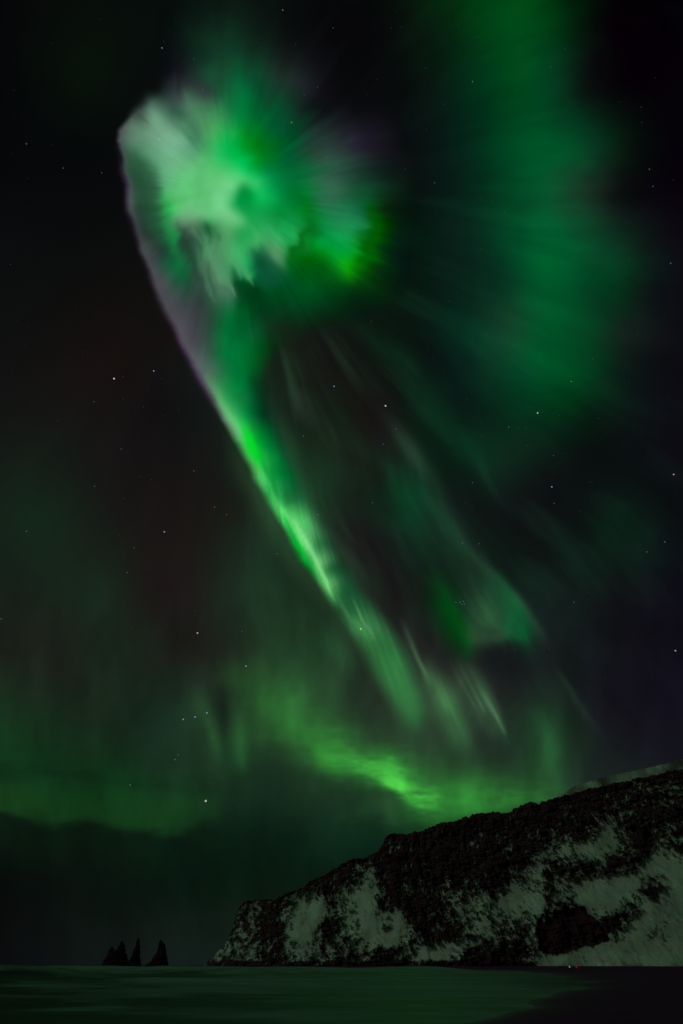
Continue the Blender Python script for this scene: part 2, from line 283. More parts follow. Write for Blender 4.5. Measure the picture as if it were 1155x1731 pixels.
    m = stroke(Xc, Yc, [(420,1140,36,44,.14),(470,1195,40,40,.32),(510,1240,44,34,.45),(555,1275,50,28,.75),(600,1295,38,24,.9),(650,1310,38,22,1),(685,1325,36,22,1),(700,1350,30,22,.95),(750,1360,40,26,.8),(820,1358,40,24,.68),(900,1350,34,20,.4),(960,1345,24,16,.1)])
    m = np.clip(m*(1+.9*fine*sstep(520, 680, X) + .9*cl), 0, 1)
    faint = faint*(1-m[..., None]) + m[..., None]*np.array((50,142,54.))
    m = stroke(Xc, Yc, [(560,1262,20,16,.1),(620,1296,18,10,.5),(660,1318,18,10,.8),(690,1345,14,10,.9),(730,1356,14,9,.6)])
    m = np.clip(m*(1+2.2*fine), 0, 1)
    faint = faint*(1-m[..., None]) + m[..., None]*np.array((72,188,68.))
    m = stroke(Xc, Yc, [(600,1380,30,16,.3),(640,1362,16,14,.8),(665,1385,16,14,.6),(700,1400,16,14,0)])
    faint = faint + m[..., None]*np.array((12,18,10.))
    # cloud bank under the left glow
    edge = np.interp(X, [-300,0,90,150,215,300,345,400,520], [1378,1376,1388,1384,1402,1413,1382,1388,1392]) + cl*16 + fine*8
    m = sstep(-13, 17, Y-edge-fine*14)*(1-.6*sstep(-60,60,X)*sstep(150,60,X)*0)*sstep(430, 270, X)*0.8*sstep(1520, 1400, Y)
    faint = faint*(1-m[..., None]) + m[..., None]*np.array((9,23,14.))
    m = sstep(-60, -4, Y-edge)*sstep(12, -8, Y-edge)*sstep(400, 300, X)*0.3
    faint = faint*(1-m[..., None]) + m[..., None]*np.array((24,72,28.))
    m = stroke(X, Y+band*30, [(-100,1305,16,16,.6),(60,1305,12,12,.9),(200,1318,12,12,.7),(330,1330,14,14,.6),(450,1325,14,14,.3)])
    faint = faint*(1-.14*m[..., None])
    # streaky rays of the broad band on the right, running away from the zenith
    rr = fbm(TH*18+70, R*0.008+3, 4, .5)
    wgt = sstep(660, 780, X)*sstep(900, 600, Y)
    faint = faint*(1+0.22*(rr*wgt))[..., None]
    fr = sstep(170, 330, R)*sstep(1330, 1150, Y)*np.where(dy > 0, 1, .4)*(1-wgt*.7)
    right = sstep(-.1, .25, dx/R)
    faint = faint*(1 + fr*(.12+.42*right)*(ray*1.0+ray2*.22))[..., None]
    faint = faint + (fr*right*sstep(1150, 900, Y)*np.clip(ray*1.2+ray2*.25, 0, 1))[..., None]*np.array((7,34,17.))
    lowm = sstep(900, 1100, Y)*0.16
    faint = faint*(1 + lowm*fbm(X*0.03, Y*0.012, 4)*2)[..., None]

    # ---- corona and tail ----
    core = Smooth(CORE, 9., 4, 150, 800, -100, 1260)(Xw, Yw)
    k = 1 + 0.10*ry*g + 0.05*ry2*g + 0.10*fbm(X*0.035+50, Y*0.035, 3)
    k = k*(1 + up*(.35+.65*sstep(300, 400, X))*(.26*ray+.05*ray2)*(.5+1.6*np.clip(fbm(X*.012+9, Y*.012+4, 2)+.3, 0, 1)))*(1 + sstep(60, 150, R)*(1-up)*sstep(640, 560, Y)*(.18*ray+.10*ray2))
    core = core*k[..., None]
    def mix(m, col, a=1.0):
        nonlocal core
        m = np.clip(m, 0, 1)*a
        core = core*(1-m[..., None]) + m[..., None]*np.array(col, float)
    # dark wedge behind the left wall, pale lip on its right
    mix(polymask(Xw, Yw, [(232,265),(252,272),(268,288),(267,320),(272,365),(280,400),(262,410),(246,380),(236,340),(228,300)], 14), (34,74,52), .6)
    mix(stroke(X, Y, [(409,318,5,7,.3),(412,332,8,11,.9),(414,350,9,18,.8),(426,372,10,26,.4)]), (2,146,62), .75)
    mix(polymask(Xw, Yw, [(427,424),(440,420),(455,434),(470,450),(480,478),(448,488),(428,476),(430,448)], 9), (8,80,48), .6)
    mix(stroke(Xw, Yw, [(452,420,8,8,.2),(468,430,9,9,1),(482,446,6,7,.4)]), (74,140,90), .5)
    mix(stroke(Xw, Yw, [(532,372,8,10,.3),(512,398,8,10,.9),(500,418,8,12,1),(492,440,8,12,.7)]), (0,98,18), .8)
    mix(stroke(Xw, Yw, [(636,352,14,9,.6),(632,385,13,10,1),(628,412,12,10,1),(612,436,10,10,.7)]), (0,86,2), .7)
    mix(stroke(Xw, Yw, [(405,445,8,8,.3),(418,466,9,7,.9),(428,462,7,5,.4)]), (36,170,92), .8)
    mix(polymask(Xw, Yw, [(392,460),(400,470),(425,480),(428,500),(404,516),(396,490)], 9), (0,62,26), .6)
    mix(stroke(Xw, Yw, [(282,345,8,8,.4),(284,380,9,9,.8),(292,415,10,8,.8),(306,452,9,7,.3)]), (26,140,72), .55)
    mix(stroke(Xw, Yw, [(300,380,5,7,.3),(312,415,7,9,.9),(328,450,8,9,.8),(345,490,8,8,.3)]), (30,66,48), .8)
    # feathers
    for (x0, y0, x1, y1, w, a) in [(318,372,338,412,5,.6),(334,378,352,420,5,.5),(345,400,372,470,6,.6),(362,420,392,494,6,.9),(352,420,380,480,5,.7),(392,430,424,478,6,.8),(380,420,404,466,5,.6),(340,440,362,500,6,.4)]:
        mix(stroke(Xw, Yw, [(x0,y0,w,w,.2),((x0+x1)/2,(y0+y1)/2,w,w,1),(x1,y1,w*.5,w*.5,.9),(x1+4,y1+9,2,2,0)], 24), (84,150,104), a*.7)
    for (x0, y0, x1, y1, w, a) in [(344,376,356,400,4,.8),(330,400,344,440,4,.6),(366,394,372,410,4,.4),(388,446,402,470,4,.7),(352,450,366,500,4,.5)]:
        mix(stroke(Xw, Yw, [(x0,y0,w,w,.2),((x0+x1)/2,(y0+y1)/2,w,w,1),(x1,y1,w*.6,w*.6,.4)], 24), (26,84,56), a*.7)
    # tail threads
    T = [([(346,640,5,9,.2),(372,684,5,10,.7),(398,728,5,10,.9),(412,745,4,7,.3)], (100,200,120)),
         ([(412,712,6,6,.2),(420,742,7,7,1),(434,772,7,6,.9),(446,796,5,5,.2)], (4,216,40)),
         ([(440,770,6,6,.3),(454,800,6,6,.8),(464,826,6,6,.6),(474,850,5,5,.2)], (4,150,56)),
         ([(436,782,5,5,.3),(448,806,6,6,.8),(458,822,5,5,.3)], (84,206,104)),
         ([(462,828,3,4,.3),(470,852,3,5,.9),(482,872,4,6,.9),(500,894,5,6,1),(514,918,5,6,.8)], (96,208,112)),
         ([(488,868,4,5,.2),(505,892,5,5,.8),(520,918,5,5,1),(536,948,5,4,1),(550,978,4,3,1),(560,1004,3,2,.6),(566,1020,2,2,0)], (128,220,134)),
         ([(480,870,4,3,.3),(498,908,4,4,.9),(512,936,4,4,.8),(528,962,4,3,.3)], (4,164,44)),
         ([(566,998,3,3,.1),(582,1030,4,4,.6),(598,1052,4,4,.6),(612,1072,4,4,.2)], (78,140,88)),
         ([(596,1010,2,2,.1),(612,1042,3,3,.7),(626,1068,3,3,.8),(634,1084,2,2,0)], (100,160,104)),
         ([(602,1044,3,4,.2),(614,1064,4,4,.9),(626,1082,3,3,.3)], (70,168,84)),
         ([(606,1050,12,14,.1),(630,1090,16,18,.7),(656,1135,18,20,.85),(680,1178,17,18,.75),(698,1215,14,14,.3)], (48,114,62))]
    for P, c in T: mix(stroke(X+cl*6, Y+cl2*6, P), c, .85)
    sl = fbm(TH*170, R*0.008, 3, .6)
    tm = sstep(760, 860, Y)*sstep(1240, 1080, Y)
    core = core*(1+0.30*sl*tm)[..., None]
    # rim on the left
    wob = fbm(Y*0.022+3, Y*0+2, 4, .55)*9*sstep(150, 260, Y)*sstep(1100, 900, Y)
    rim = stroke(X+cl*5+wob, Y+cl2*4, [(238,178,5,10,.2),(215,196,5,10,.6),(199,222,5,8,1),(201,244,5,8,1),(208,275,5,9,.9),(216,315,5,9,1),(221,352,5,9,.9),(233,402,6,12,.7),(248,446,6,16,.8),(264,488,7,18,.8),(288,536,7,20,.8),(314,586,7,16,.9),(338,634,7,11,1),(366,684,7,8,.8),(396,738,7,8,.7),(428,790,7,7,.5),(450,830,5,5,.1)], 120)
    mix(rim, (92,88,98), .6)
    rim2 = stroke(X+cl*5+wob, Y+cl2*4, [(196,250,4,4,.2),(208,300,4,4,.8),(214,328,4,4,.8),(222,380,4,4,.3),(262,496,4,4,.3),(296,560,5,4,.7),(322,612,6,5,1),(344,654,6,5,1),(370,700,5,5,.5),(400,750,4,4,0)], 90)
    # composite
    wx = cl*9; wy = cl2*8
    wob = fbm(Y*0.022+3, Y*0+2, 4, .55)*9*sstep(150, 260, Y)*sstep(1100, 900, Y)
    mask = polymask(X+wx*0.8+wob+fea*.12*up, Y+wy*0.8, [(200,222),(199,240),(207,275),(215,315),(220,352),(231,402),(246,446),(261,488),(285,536),(311,586),(336,634),(364,684),(393,738),(424,790),(446,828),(466,868),(486,906),(508,944),(534,976),(560,1018),(588,1056),(606,1084),(628,1126),(654,1176),(682,1224),(710,1250),(724,1205),(706,1150),(678,1094),(648,1050),(608,998),(580,955),(552,905),(524,858),(500,812),(480,770),(462,720),(450,670),(456,620),(470,588),(560,560),(660,520),(690,470),(700,400),(700,300),(690,230),(640,160),(560,110),(500,50),(440,-20),(330,-40),(290,30),(286,90),(262,150),(240,176),(220,192)],
                    np.interp(Y, [0,100,170,200,600,800,1000,1100,1200],[40,34,16,6,7,8,9,14,20])*np.where(X > np.interp(Y, [0,200,400,560,600,700,800,900,1000,1100,1250],[300,300,400,470,440,440,470,510,560,620,680]), np.interp(Y, [0,500,600,700,900,1100,1200],[3.5,3.5,2.6,2.2,1.8,1.3,1]), 1))
    out = faint*(1-mask[..., None]) + core*mask[..., None]
    out = out + rim2[..., None]*np.array((30,14,34.))
    glow = stroke(X, Y, [(380,640,14,10,0),(405,770,22,10,.5),(440,835,24,10,.6),(490,925,22,10,.6),(560,1020,18,10,.4),(620,1100,16,10,0)])*(1-mask)
    out = out + glow[..., None]*np.array((16,34,18.))
    # right side glow of the tail
    sg = stroke(X, Y, [(440,660,10,10,0),(470,720,20,16,.6),(510,820,22,16,.7),(550,910,22,16,.6),(590,980,18,12,.5),(640,1060,14,10,.3)])*(1-mask)
    out = out + sg[..., None]*np.array((6,24,12.))
    return np.clip(out, 0, 255)

# ------------------------------------------------------------------ sky and aurora
def axis(lo, a, b, hi, st):
    inner = np.arange(a, b+st, st); out = [inner]
    up = []; x = inner[-1]; s = st
    while x < hi: s = min(s*1.25, 60); x += s; up.append(x)
    dn = []; x = inner[0]; s = st
    while x > lo: s = min(s*1.25, 60); x -= s; dn.append(x)
    return np.concatenate([dn[::-1], inner, up])
ax = axis(-1000, -12, 1167, 2150, 2.4); ay = axis(-700, -12, 1560, 1660, 2.4)
SX, SY = np.meshgrid(ax, ay)
T = lin(sky_field(np.clip(SX, -420, 1580), np.clip(SY, -360, 1660)))
DIR = direction(SX, SY)
def emis(name, additive):
    m, n, o = new_mat(name)
    a = N(n, 'ShaderNodeVertexColor', layer_name='glow'); e = N(n, 'ShaderNodeEmission', Strength=1.0)
    n.links.new(a.outputs[0], e.inputs[0])
    if additive:
        t = N(n, 'ShaderNodeBsdfTransparent'); s = N(n, 'ShaderNodeAddShader')
        n.links.new(t.outputs[0], s.inputs[0]); n.links.new(e.outputs[0], s.inputs[1]); n.links.new(s.outputs[0], o.inputs[0])
    else: n.links.new(e.outputs[0], o.inputs[0])
    m.cycles.emission_sampling = 'NONE'
    return m
cam_p = np.array((0, 0, EYE))
W1 = polymask(SX, SY, [(150,170),(180,420),(300,690),(440,920),(560,1080),(650,1240),(740,1250),(720,1130),(640,990),(560,800),(520,640),(600,590),(720,520),(740,360),(700,200),(600,60),(480,-80),(260,-80),(240,80)], 45)
W2 = polymask(SX, SY, [(730,-340),(750,100),(770,300),(780,480),(800,640),(900,760),(1010,730),(1090,560),(1110,400),(1080,220),(1000,60),(980,-340)], 60)*(1-W1)
W3 = polymask(SX, SY, [(470,1130),(500,1230),(560,1310),(640,1370),(690,1410),(900,1410),(950,1340),(830,1310),(730,1300),(620,1240),(560,1170)], 45)*(1-W1)
W4 = polymask(SX, SY, [(715,1010),(740,1085),(800,1125),(900,1120),(925,1070),(880,1000),(820,940),(770,960)], 30)*(1-W1)
W5 = polymask(SX, SY, [(-300,1300),(-300,1420),(150,1420),(320,1430),(400,1370),(330,1320),(100,1290)], 36)*(1-W3)
rest = np.clip(1-W1-W2-W3-W4-W5, 0, 1)
me, used = grid_mesh("sky", cam_p+DIR*26000)
col_attr(me, 'glow', (T*rest[..., None]).reshape(-1, 3)[used])
tag(link("sky", me, emis("night_sky", False)), kind='structure')
am = emis("aurora_light", True)
for W, R_, lab in [(W1, 20000, "bright green aurora corona high up with a long tail sweeping down toward the headland"),
                   (W2, 20600, "broad dim green aurora band running down the right side of the sky"),
                   (W3, 21200, "low yellow-green aurora glow streaked by thin cloud just above the headland ridge"),
                   (W4, 20300, "small detached green aurora patch beside the star cluster, right of the long tail"),
                   (W5, 21400, "faint dark-green aurora glow lying on the cloud bank low at left, over the sea")]:
    f = W > 0.002
    keep = f[:-1, :-1] | f[1:, :-1] | f[:-1, 1:] | f[1:, 1:]
    me, used = grid_mesh("aurora", cam_p+DIR*R_, keep)
    col_attr(me, 'glow', (T*W[..., None]).reshape(-1, 3)[used])
    tag(link("aurora", me, am), lab, "aurora", "auroras glowing in the night sky")

# ------------------------------------------------------------------ stars
def star_mat(name, c, s):
    m, n, o = new_mat(name); e = N(n, 'ShaderNodeEmission', Strength=s); e.inputs[0].default_value = (*c, 1)
    n.links.new(e.outputs[0], o.inputs[0]); m.cycles.emission_sampling = 'NONE'; return m
SC = {'w': (1, .97, 1), 'b': (.38, .50, 1), 'o': (1, .62, .38), 'p': (1, .6, .62), 'g': (.5, .75, .85)}
ico = bpy.data.meshes.new("star_ball")
import bmesh
bm = bmesh.new(); bmesh.ops.create_icosphere(bm, subdivisions=2, radius=1); bm.to_mesh(ico); bm.free()
star_me = {}
for k, c in SC.items():
    for lv, st in (('3', .50), ('2', .20), ('1', .07)):
        m_ = ico.copy(); m_.materials.append(star_mat("starlight_"+k+lv, c, st)); star_me[k+lv] = m_
cname = {'w': 'white', 'b': 'bluish', 'o': 'orange', 'p': 'pinkish', 'g': 'pale'}
def star(x, y, d, c, label=None):
    lv = '3' if d >= 2.3 else '2' if d >= 1.5 else '1'
    o = bpy.data.objects.new("star", star_me[c+lv]); COL.objects.link(o)
    v = direction(x, y); R_ = 24000
    o.location = v*R_ + cam_p
    f = v[1]*CP+v[2]*SP                       # keeps the star's apparent size in the sky
    r_ = R_*f*d*0.5/FPX*.9
    o.scale = (r_,)*3
    size = {'3': 'bright', '2': 'small', '1': 'very faint tiny'}[lv]
    tag(o, label or "%s %s star scattered over the night sky" % (size, cname[c]), "star", "stars scattered over the night sky")
BR = [(193,640,3,'w',"bright white star left of the tail's middle, slightly lower one of the close upper-left pair"),
(260,627,2.4,'b',"bright bluish star left of the tail, the right-hand one of a close pair"),
(652,686,3,'w',"brightest white star in the dark gap right of the aurora tail"),
(909,698,2.5,'w',"bright white star at the lower end of the broad right-hand aurora band"),
(933,823,2.5,'b',"bright bluish star in the dark sky below the right-hand aurora band"),
(348,1354,3.4,'w',"brightest white star low over the sea, above the cloud bank"),
(334,1070,3,'o',"bright orange star above the row of three belt stars"),
(416,1126,2.6,'b',"bright bluish star right of and below the orange star"),
(610,1063,3,'o',"bright orange star inside the lower aurora tail"),
(310,1216,2.5,'b',"left star of the belt of three bluish stars"),
(330,1212,2.5,'b',"middle star of the belt of three bluish stars"),
(350,1205,2.5,'b',"right star of the belt of three bluish stars"),
(278,899,2.6,'b',"bright bluish star alone in the dark sky left of the narrow aurora tail"),
(1139,802,2.4,'p',"upper pinkish star at the right edge of the picture"),
(1142,1100,2.4,'p',"lower pinkish star near the right edge, above the headland"),
(565,653,2.3,'b',"bluish star between the aurora tail and the brightest star to its right")]
for x, y, d, c, l in BR: star(x, y, d, c, l)
MD = [(538,870,2.1,'b'),(513,737,1.8,'b'),(970,1018,1.8,'b'),(1124,916,2.1,'b'),(1134,445,2.1,'b'),(782,918,1.9,'b'),(799,816,1.9,'b'),(860,722,1.9,'b'),(670,725,1.7,'b'),(648,751,1.7,'b'),(656,757,1.3,'o'),(363,857,1.7,'o'),(328,796,1.6,'o'),(383,870,1.5,'o'),(45,898,2.1,'b'),(160,822,1.7,'b'),(205,759,1.6,'b'),(159,679,1.6,'b'),(243,688,1.4,'g'),(208,637,1.2,'g'),(227,926,1.7,'b'),(273,640,1.3,'b'),(237,806,1.3,'g'),(330,872,1.3,'b'),(208,674,1.2,'g'),(302,693,1.1,'g'),(140,595,1.2,'g'),
(45,243,1.9,'b'),(107,284,1.5,'b'),(274,81,1.9,'w'),(277,70,1.4,'b'),(478,17,1.7,'w'),(500,75,1.4,'b'),(563,47,1.4,'w'),(493,207,1.8,'w'),(735,309,1.6,'b'),(1098,286,1.7,'b'),(1104,315,1.5,'b'),(1138,304,1.3,'b'),(966,645,1.6,'w'),(630,850,1.5,'o'),(469,936,1.7,'b'),(875,723,1.4,'b'),(889,723,1.3,'p'),(813,714,1.4,'b'),(801,707,1.2,'b'),(946,703,1.3,'g'),(1012,707,1.3,'g'),(789,675,1.2,'g'),(731,606,1.4,'b'),(628,543,1.4,'o'),(760,509,1.4,'o'),(814,421,1.4,'g'),(1002,607,1.3,'o'),(936,770,1.5,'b'),(937,851,1.5,'o'),(981,864,1.4,'b'),(798,858,1.0,'b'),(712,775,1.2,'p'),(782,867,1.2,'b'),
(1094,933,1.6,'g'),(993,1014,1.2,'p'),(980,990,1.2,'g'),(928,1096,1.3,'p'),(810,919,1.5,'b'),(771,1018,1.7,'b'),(777.5,1018.5,1.8,'b'),(783.5,1016.5,1.8,'b'),(785,1021,1.7,'b'),(780.5,1021.5,1.6,'b'),(778,1014.5,1.3,'b'),
(301,1276,1.7,'g'),(296,1284,1.9,'g'),(311,1229,1.4,'b'),(359,1247,1.6,'b'),(220,1327,1.7,'g'),(409,1067,1.5,'b'),(400,1073,1.2,'g'),(330,1032,1.3,'g'),(350,965,1.2,'o'),(334,965,1.2,'o'),(247,964,1.1,'b'),(215,968,1.5,'g'),(224,1061,1.2,'g'),(2,1046,1.6,'g'),(202,905,1.2,'o'),(524,1165,1.3,'o'),(628,1079,1.5,'g'),(651,1096,1.1,'g'),(642,1039,1.1,'g'),(805,1235,1.3,'g'),(817,1246,1.1,'g'),(247,226,1.6,'b'),(269,235,1.7,'w'),(172,292,1.5,'b'),(309,172,1.3,'b'),(328,100,1.4,'w'),(343,152,1.4,'w'),(537,147,1.4,'w'),(620,160,1.1,'g'),(1104,314,1.1,'b'),(18,447,1.3,'g'),(799,138,1.6,'o'),(931,113,1.4,'o'),(720,115,1.2,'g'),(1084,181,1.3,'g'),(1085,207,1.3,'g')]
for x, y, d, c in MD: star(x, y, d, c)
rng = random.Random(5)
for i in range(130):
    star(rng.uniform(5, 1150), rng.uniform(5, 1180)**1.0, rng.uniform(.7, 1.15), rng.choice('wbbggo'))

# ------------------------------------------------------------------ shoreline, sea, beach
SH = [(340,1633.6),(380,1636.4),(430,1638.6),(500,1640),(600,1641),(700,1640.6),(800,1640.4),(860,1641),(915,1645),(960,1653),(992,1662),(975,1670),(925,1684),(886,1698),(902,1705),(860,1711),(833,1716),(787,1728),(765,1733)]
sx, sy = ground([p[0] for p in SH], [p[1] for p in SH])
shore = [(-1500., 2400.), (-1200., 2050.)] + list(zip(sx, sy)) + [(-6, 35), (-26, 26), (-60, 2), (-130, -120), (-260, -700)]
sea_poly = shore + [(-9000, -900), (-30000, 0), (-30000, 30000), (-1500, 30000)]
def signed(X, Y, P):
    P = np.array(P, float); d = np.full(X.shape, 1e9); ins = np.zeros(X.shape, bool)
    for i in range(len(P)):
        a = P[i]; b = P[(i+1) % len(P)]; e = b-a
        t = np.clip(((X-a[0])*e[0]+(Y-a[1])*e[1])/(e@e), 0, 1)
        d = np.minimum(d, np.hypot(X-a[0]-t*e[0], Y-a[1]-t*e[1]))
        if a[1] != b[1]:
            ins ^= ((a[1] > Y) != (b[1] > Y)) & (X < (b[0]-a[0])*(Y-a[1])/(b[1]-a[1])+a[0])
    return np.where(ins, -d, d)              # negative over the sea
az = np.concatenate([np.arange(-180, -48, 3), np.arange(-48, 52, .16), np.arange(52, 180, 3)])
rr_ = np.concatenate([[0.5, 4, 8, 14, 20, 26], np.geomspace(30, 700, 330), np.geomspace(720, 26000, 60)])
AZ, RD = np.meshgrid(np.radians(az), rr_)
GX, GY = RD*np.sin(AZ), RD*np.cos(AZ)
S = signed(GX, GY, sea_poly)
Sw = S + fbm(GX*.05+3, GY*.05+8, 4)*np.clip(RD*.06, 1.5, 16)
bz = np.where(Sw > 0, .9*(1-np.exp(-Sw/28))+1.0*(1-np.exp(-Sw/400)), np.maximum(Sw*.05, -6))
bz = bz + np.where(Sw > 0, fbm(GX*.3, GY*.3, 4)*.10*np.clip(Sw/6, 0, 1), 0)
me, used = grid_mesh("beach", np.stack([GX, GY, bz], -1), wrap=True)
val_attr(me, 'wet', np.exp(-np.clip(Sw, 0, None)/np.clip(RD*.05, 2, 12)).reshape(-1)[used])
m, n, o = new_mat("black_sand")
b = N(n, 'ShaderNodeBsdfPrincipled'); a = N(n, 'ShaderNodeAttribute', attribute_name='wet')
mr = N(n, 'ShaderNodeMapRange'); mr.inputs[3].default_value = .95; mr.inputs[4].default_value = .42
n.links.new(a.outputs['Fac'], mr.inputs[0]); n.links.new(mr.outputs[0], b.inputs['Roughness'])
t_ = N(n, 'ShaderNodeTexCoord'); nz = N(n, 'ShaderNodeTexNoise', Scale=.9, Detail=8.0)
n.links.new(t_.outputs['Object'], nz.inputs['Vector'])
cr = N(n, 'ShaderNodeValToRGB'); cr.color_ramp.elements[0].color = (.10, .005, .08, 1); cr.color_ramp.elements[1].color = (.16, .012, .13, 1)
n.links.new(nz.outputs[0], cr.inputs[0]); n.links.new(cr.outputs[0], b.inputs['Base Color'])
bp = N(n, 'ShaderNodeBump', Strength=.4, Distance=.05); n.links.new(nz.outputs[0], bp.inputs['Height']); n.links.new(bp.outputs[0], b.inputs['Normal'])
b.inputs['Specular IOR Level'].default_value = .25
n.links.new(b.outputs[0], o.inputs[0])
tag(link("beach", me, m), kind='structure')

FOAM = [(20,1646,.1),(20,1665,.4),(60,1640,.35),(150,1645,.62),(250,1642,.5),(330,1640,.5),(420,1642,.6),(100,1657,.18),(60,1655,.12),(200,1653,.35),(300,1653,.3),(100,1668,.55),(250,1665,.62),(300,1665,.72),(400,1665,.75),(50,1675,.5),(100,1690,.35),(300,1690,.42),(50,1700,.2),(200,1710,.25),(100,1725,.18),(300,1725,.25),(400,1700,.45),(400,1725,.35),(500,1650,.6),(600,1656,.42),(700,1650,.6),(800,1646,.6),(880,1652,.5),(940,1657,.3),(500,1680,.6),(600,1690,.65),(700,1690,.72),(800,1680,.7),(880,1680,.65),(960,1668,.35),(500,1720,.5),(600,1722,.55),(700,1724,.55),(750,1724,.55),(850,1706,.6),(700,1712,.35),(905,1704,.5),(0,1731,.1),(500,1780,.5),(0,1780,.3)]
foam_s = Smooth([(x, (y-1632)*6, 0, f*100, 0, 0) for x, y, f in FOAM], 30., 8, -400, 1400, -20, 900)
az2 = np.arange(-52, 52, .14); r2 = np.concatenate([np.geomspace(18, 520, 520), np.geomspace(530, 40000, 90)])
AZ, RD = np.meshgrid(np.radians(az2), r2)
QX, QY = RD*np.sin(AZ), RD*np.cos(AZ)
v = np.stack([QX, QY, np.full(QX.shape, -EYE)], -1); cx, cy = chart(v)
fo = (foam_s(cx, (cy-1632)*6)[..., 0]/100-.42)*1.3+.30
Sd = -signed(QX, QY, sea_poly)
# swells run in toward the beach; crests lie roughly across the view
ph = QY*.92 - QX*.25 + 14*fbm(QX*.012, QY*.012, 3)
amp = 1.7*np.clip(Sd/50, 0, 1)*np.exp(-RD/1500)
w1 = np.sin(ph*2*np.pi/52); w2 = np.sin((ph+QX*.2)*2*np.pi/21+1.3)
crest = (np.clip(w1*.5+.5, 0, 1)**3)
loc = sstep(-.12, .25, fbm(QX*.008+7, QY*.02+1, 3))
amp = amp*(1+.35*sstep(-80, -300, QX/RD*577))
h = amp*(crest*1.45*loc + .18*w2) + .10*fbm(QX*.12, QY*.3, 4)*np.clip(Sd/4, 0, 1)
streak = fbm(QX*.035+20, QY*.16, 5, .6); streak2 = fbm(QX*.12+20, QY*.5, 4, .6)
fo = fo + 1.5*streak*np.clip(RD/60, .5, 1) + .9*streak2*np.clip(140/RD, .15, 1) + .6*fbm(QX*.05+70, QY*.10+9, 4, .6) + loc*amp*(.42*np.clip(np.sin(ph*2*np.pi/52+.5), 0, 1)**4 - .22*np.clip(np.sin(ph*2*np.pi/52+2.2), 0, 1)**2)*np.clip(RD/80, .2, 1)  # whitens crests with foam; shadow in the troughs is painted as less foam
fo = fo*1.1 - .1
fo = np.clip(fo + .25*np.exp(-np.clip(Sd, 0, None)/2.), 0, 1)*sstep(9000, 1200, RD)
me, used = grid_mesh("sea", np.stack([QX, QY, h], -1))
val_attr(me, 'foam', fo.reshape(-1)[used])
m, n, o = new_mat("surf")
wtr = N(n, 'ShaderNodeBsdfPrincipled', Roughness=.38); wtr.inputs['Base Color'].default_value = (.016, .016, .018, 1); wtr.inputs['IOR'].default_value = 1.33; wtr.inputs['Specular IOR Level'].default_value = .35
fm = N(n, 'ShaderNodeBsdfPrincipled', Roughness=.95); fm.inputs['Base Color'].default_value = (.31, .39, .39, 1); fm.inputs['Specular IOR Level'].default_value = .1
a = N(n, 'ShaderNodeAttribute', attribute_name='foam'); t_ = N(n, 'ShaderNodeTexCoord'); mp = N(n, 'ShaderNodeMapping'); mp.inputs['Scale'].default_value = (.25, 1.0, 1)
nz = N(n, 'ShaderNodeTexNoise', Scale=.8, Detail=8.0, Roughness=.62); n.links.new(t_.outputs['Object'], mp.inputs[0]); n.links.new(mp.outputs[0], nz.inputs['Vector'])
m1 = N(n, 'ShaderNodeMath', operation='MULTIPLY_ADD'); m1.inputs[1].default_value = .55; m1.inputs[2].default_value = -.27
n.links.new(nz.outputs[0], m1.inputs[0]); m2 = N(n, 'ShaderNodeMath', operation='ADD', use_clamp=True); n.links.new(a.outputs['Fac'], m2.inputs[0]); n.links.new(m1.outputs[0], m2.inputs[1])
mx = N(n, 'ShaderNodeMixShader'); n.links.new(m2.outputs[0], mx.inputs[0]); n.links.new(wtr.outputs[0], mx.inputs[1]); n.links.new(fm.outputs[0], mx.inputs[2]); n.links.new(mx.outputs[0], o.inputs[0])
bp = N(n, 'ShaderNodeBump', Strength=.5, Distance=.15); n.links.new(nz.outputs[0], bp.inputs['Height']); n.links.new(bp.outputs[0], fm.inputs['Normal']); n.links.new(bp.outputs[0], wtr.inputs['Normal'])
tag(link("sea", me, m), kind='structure')

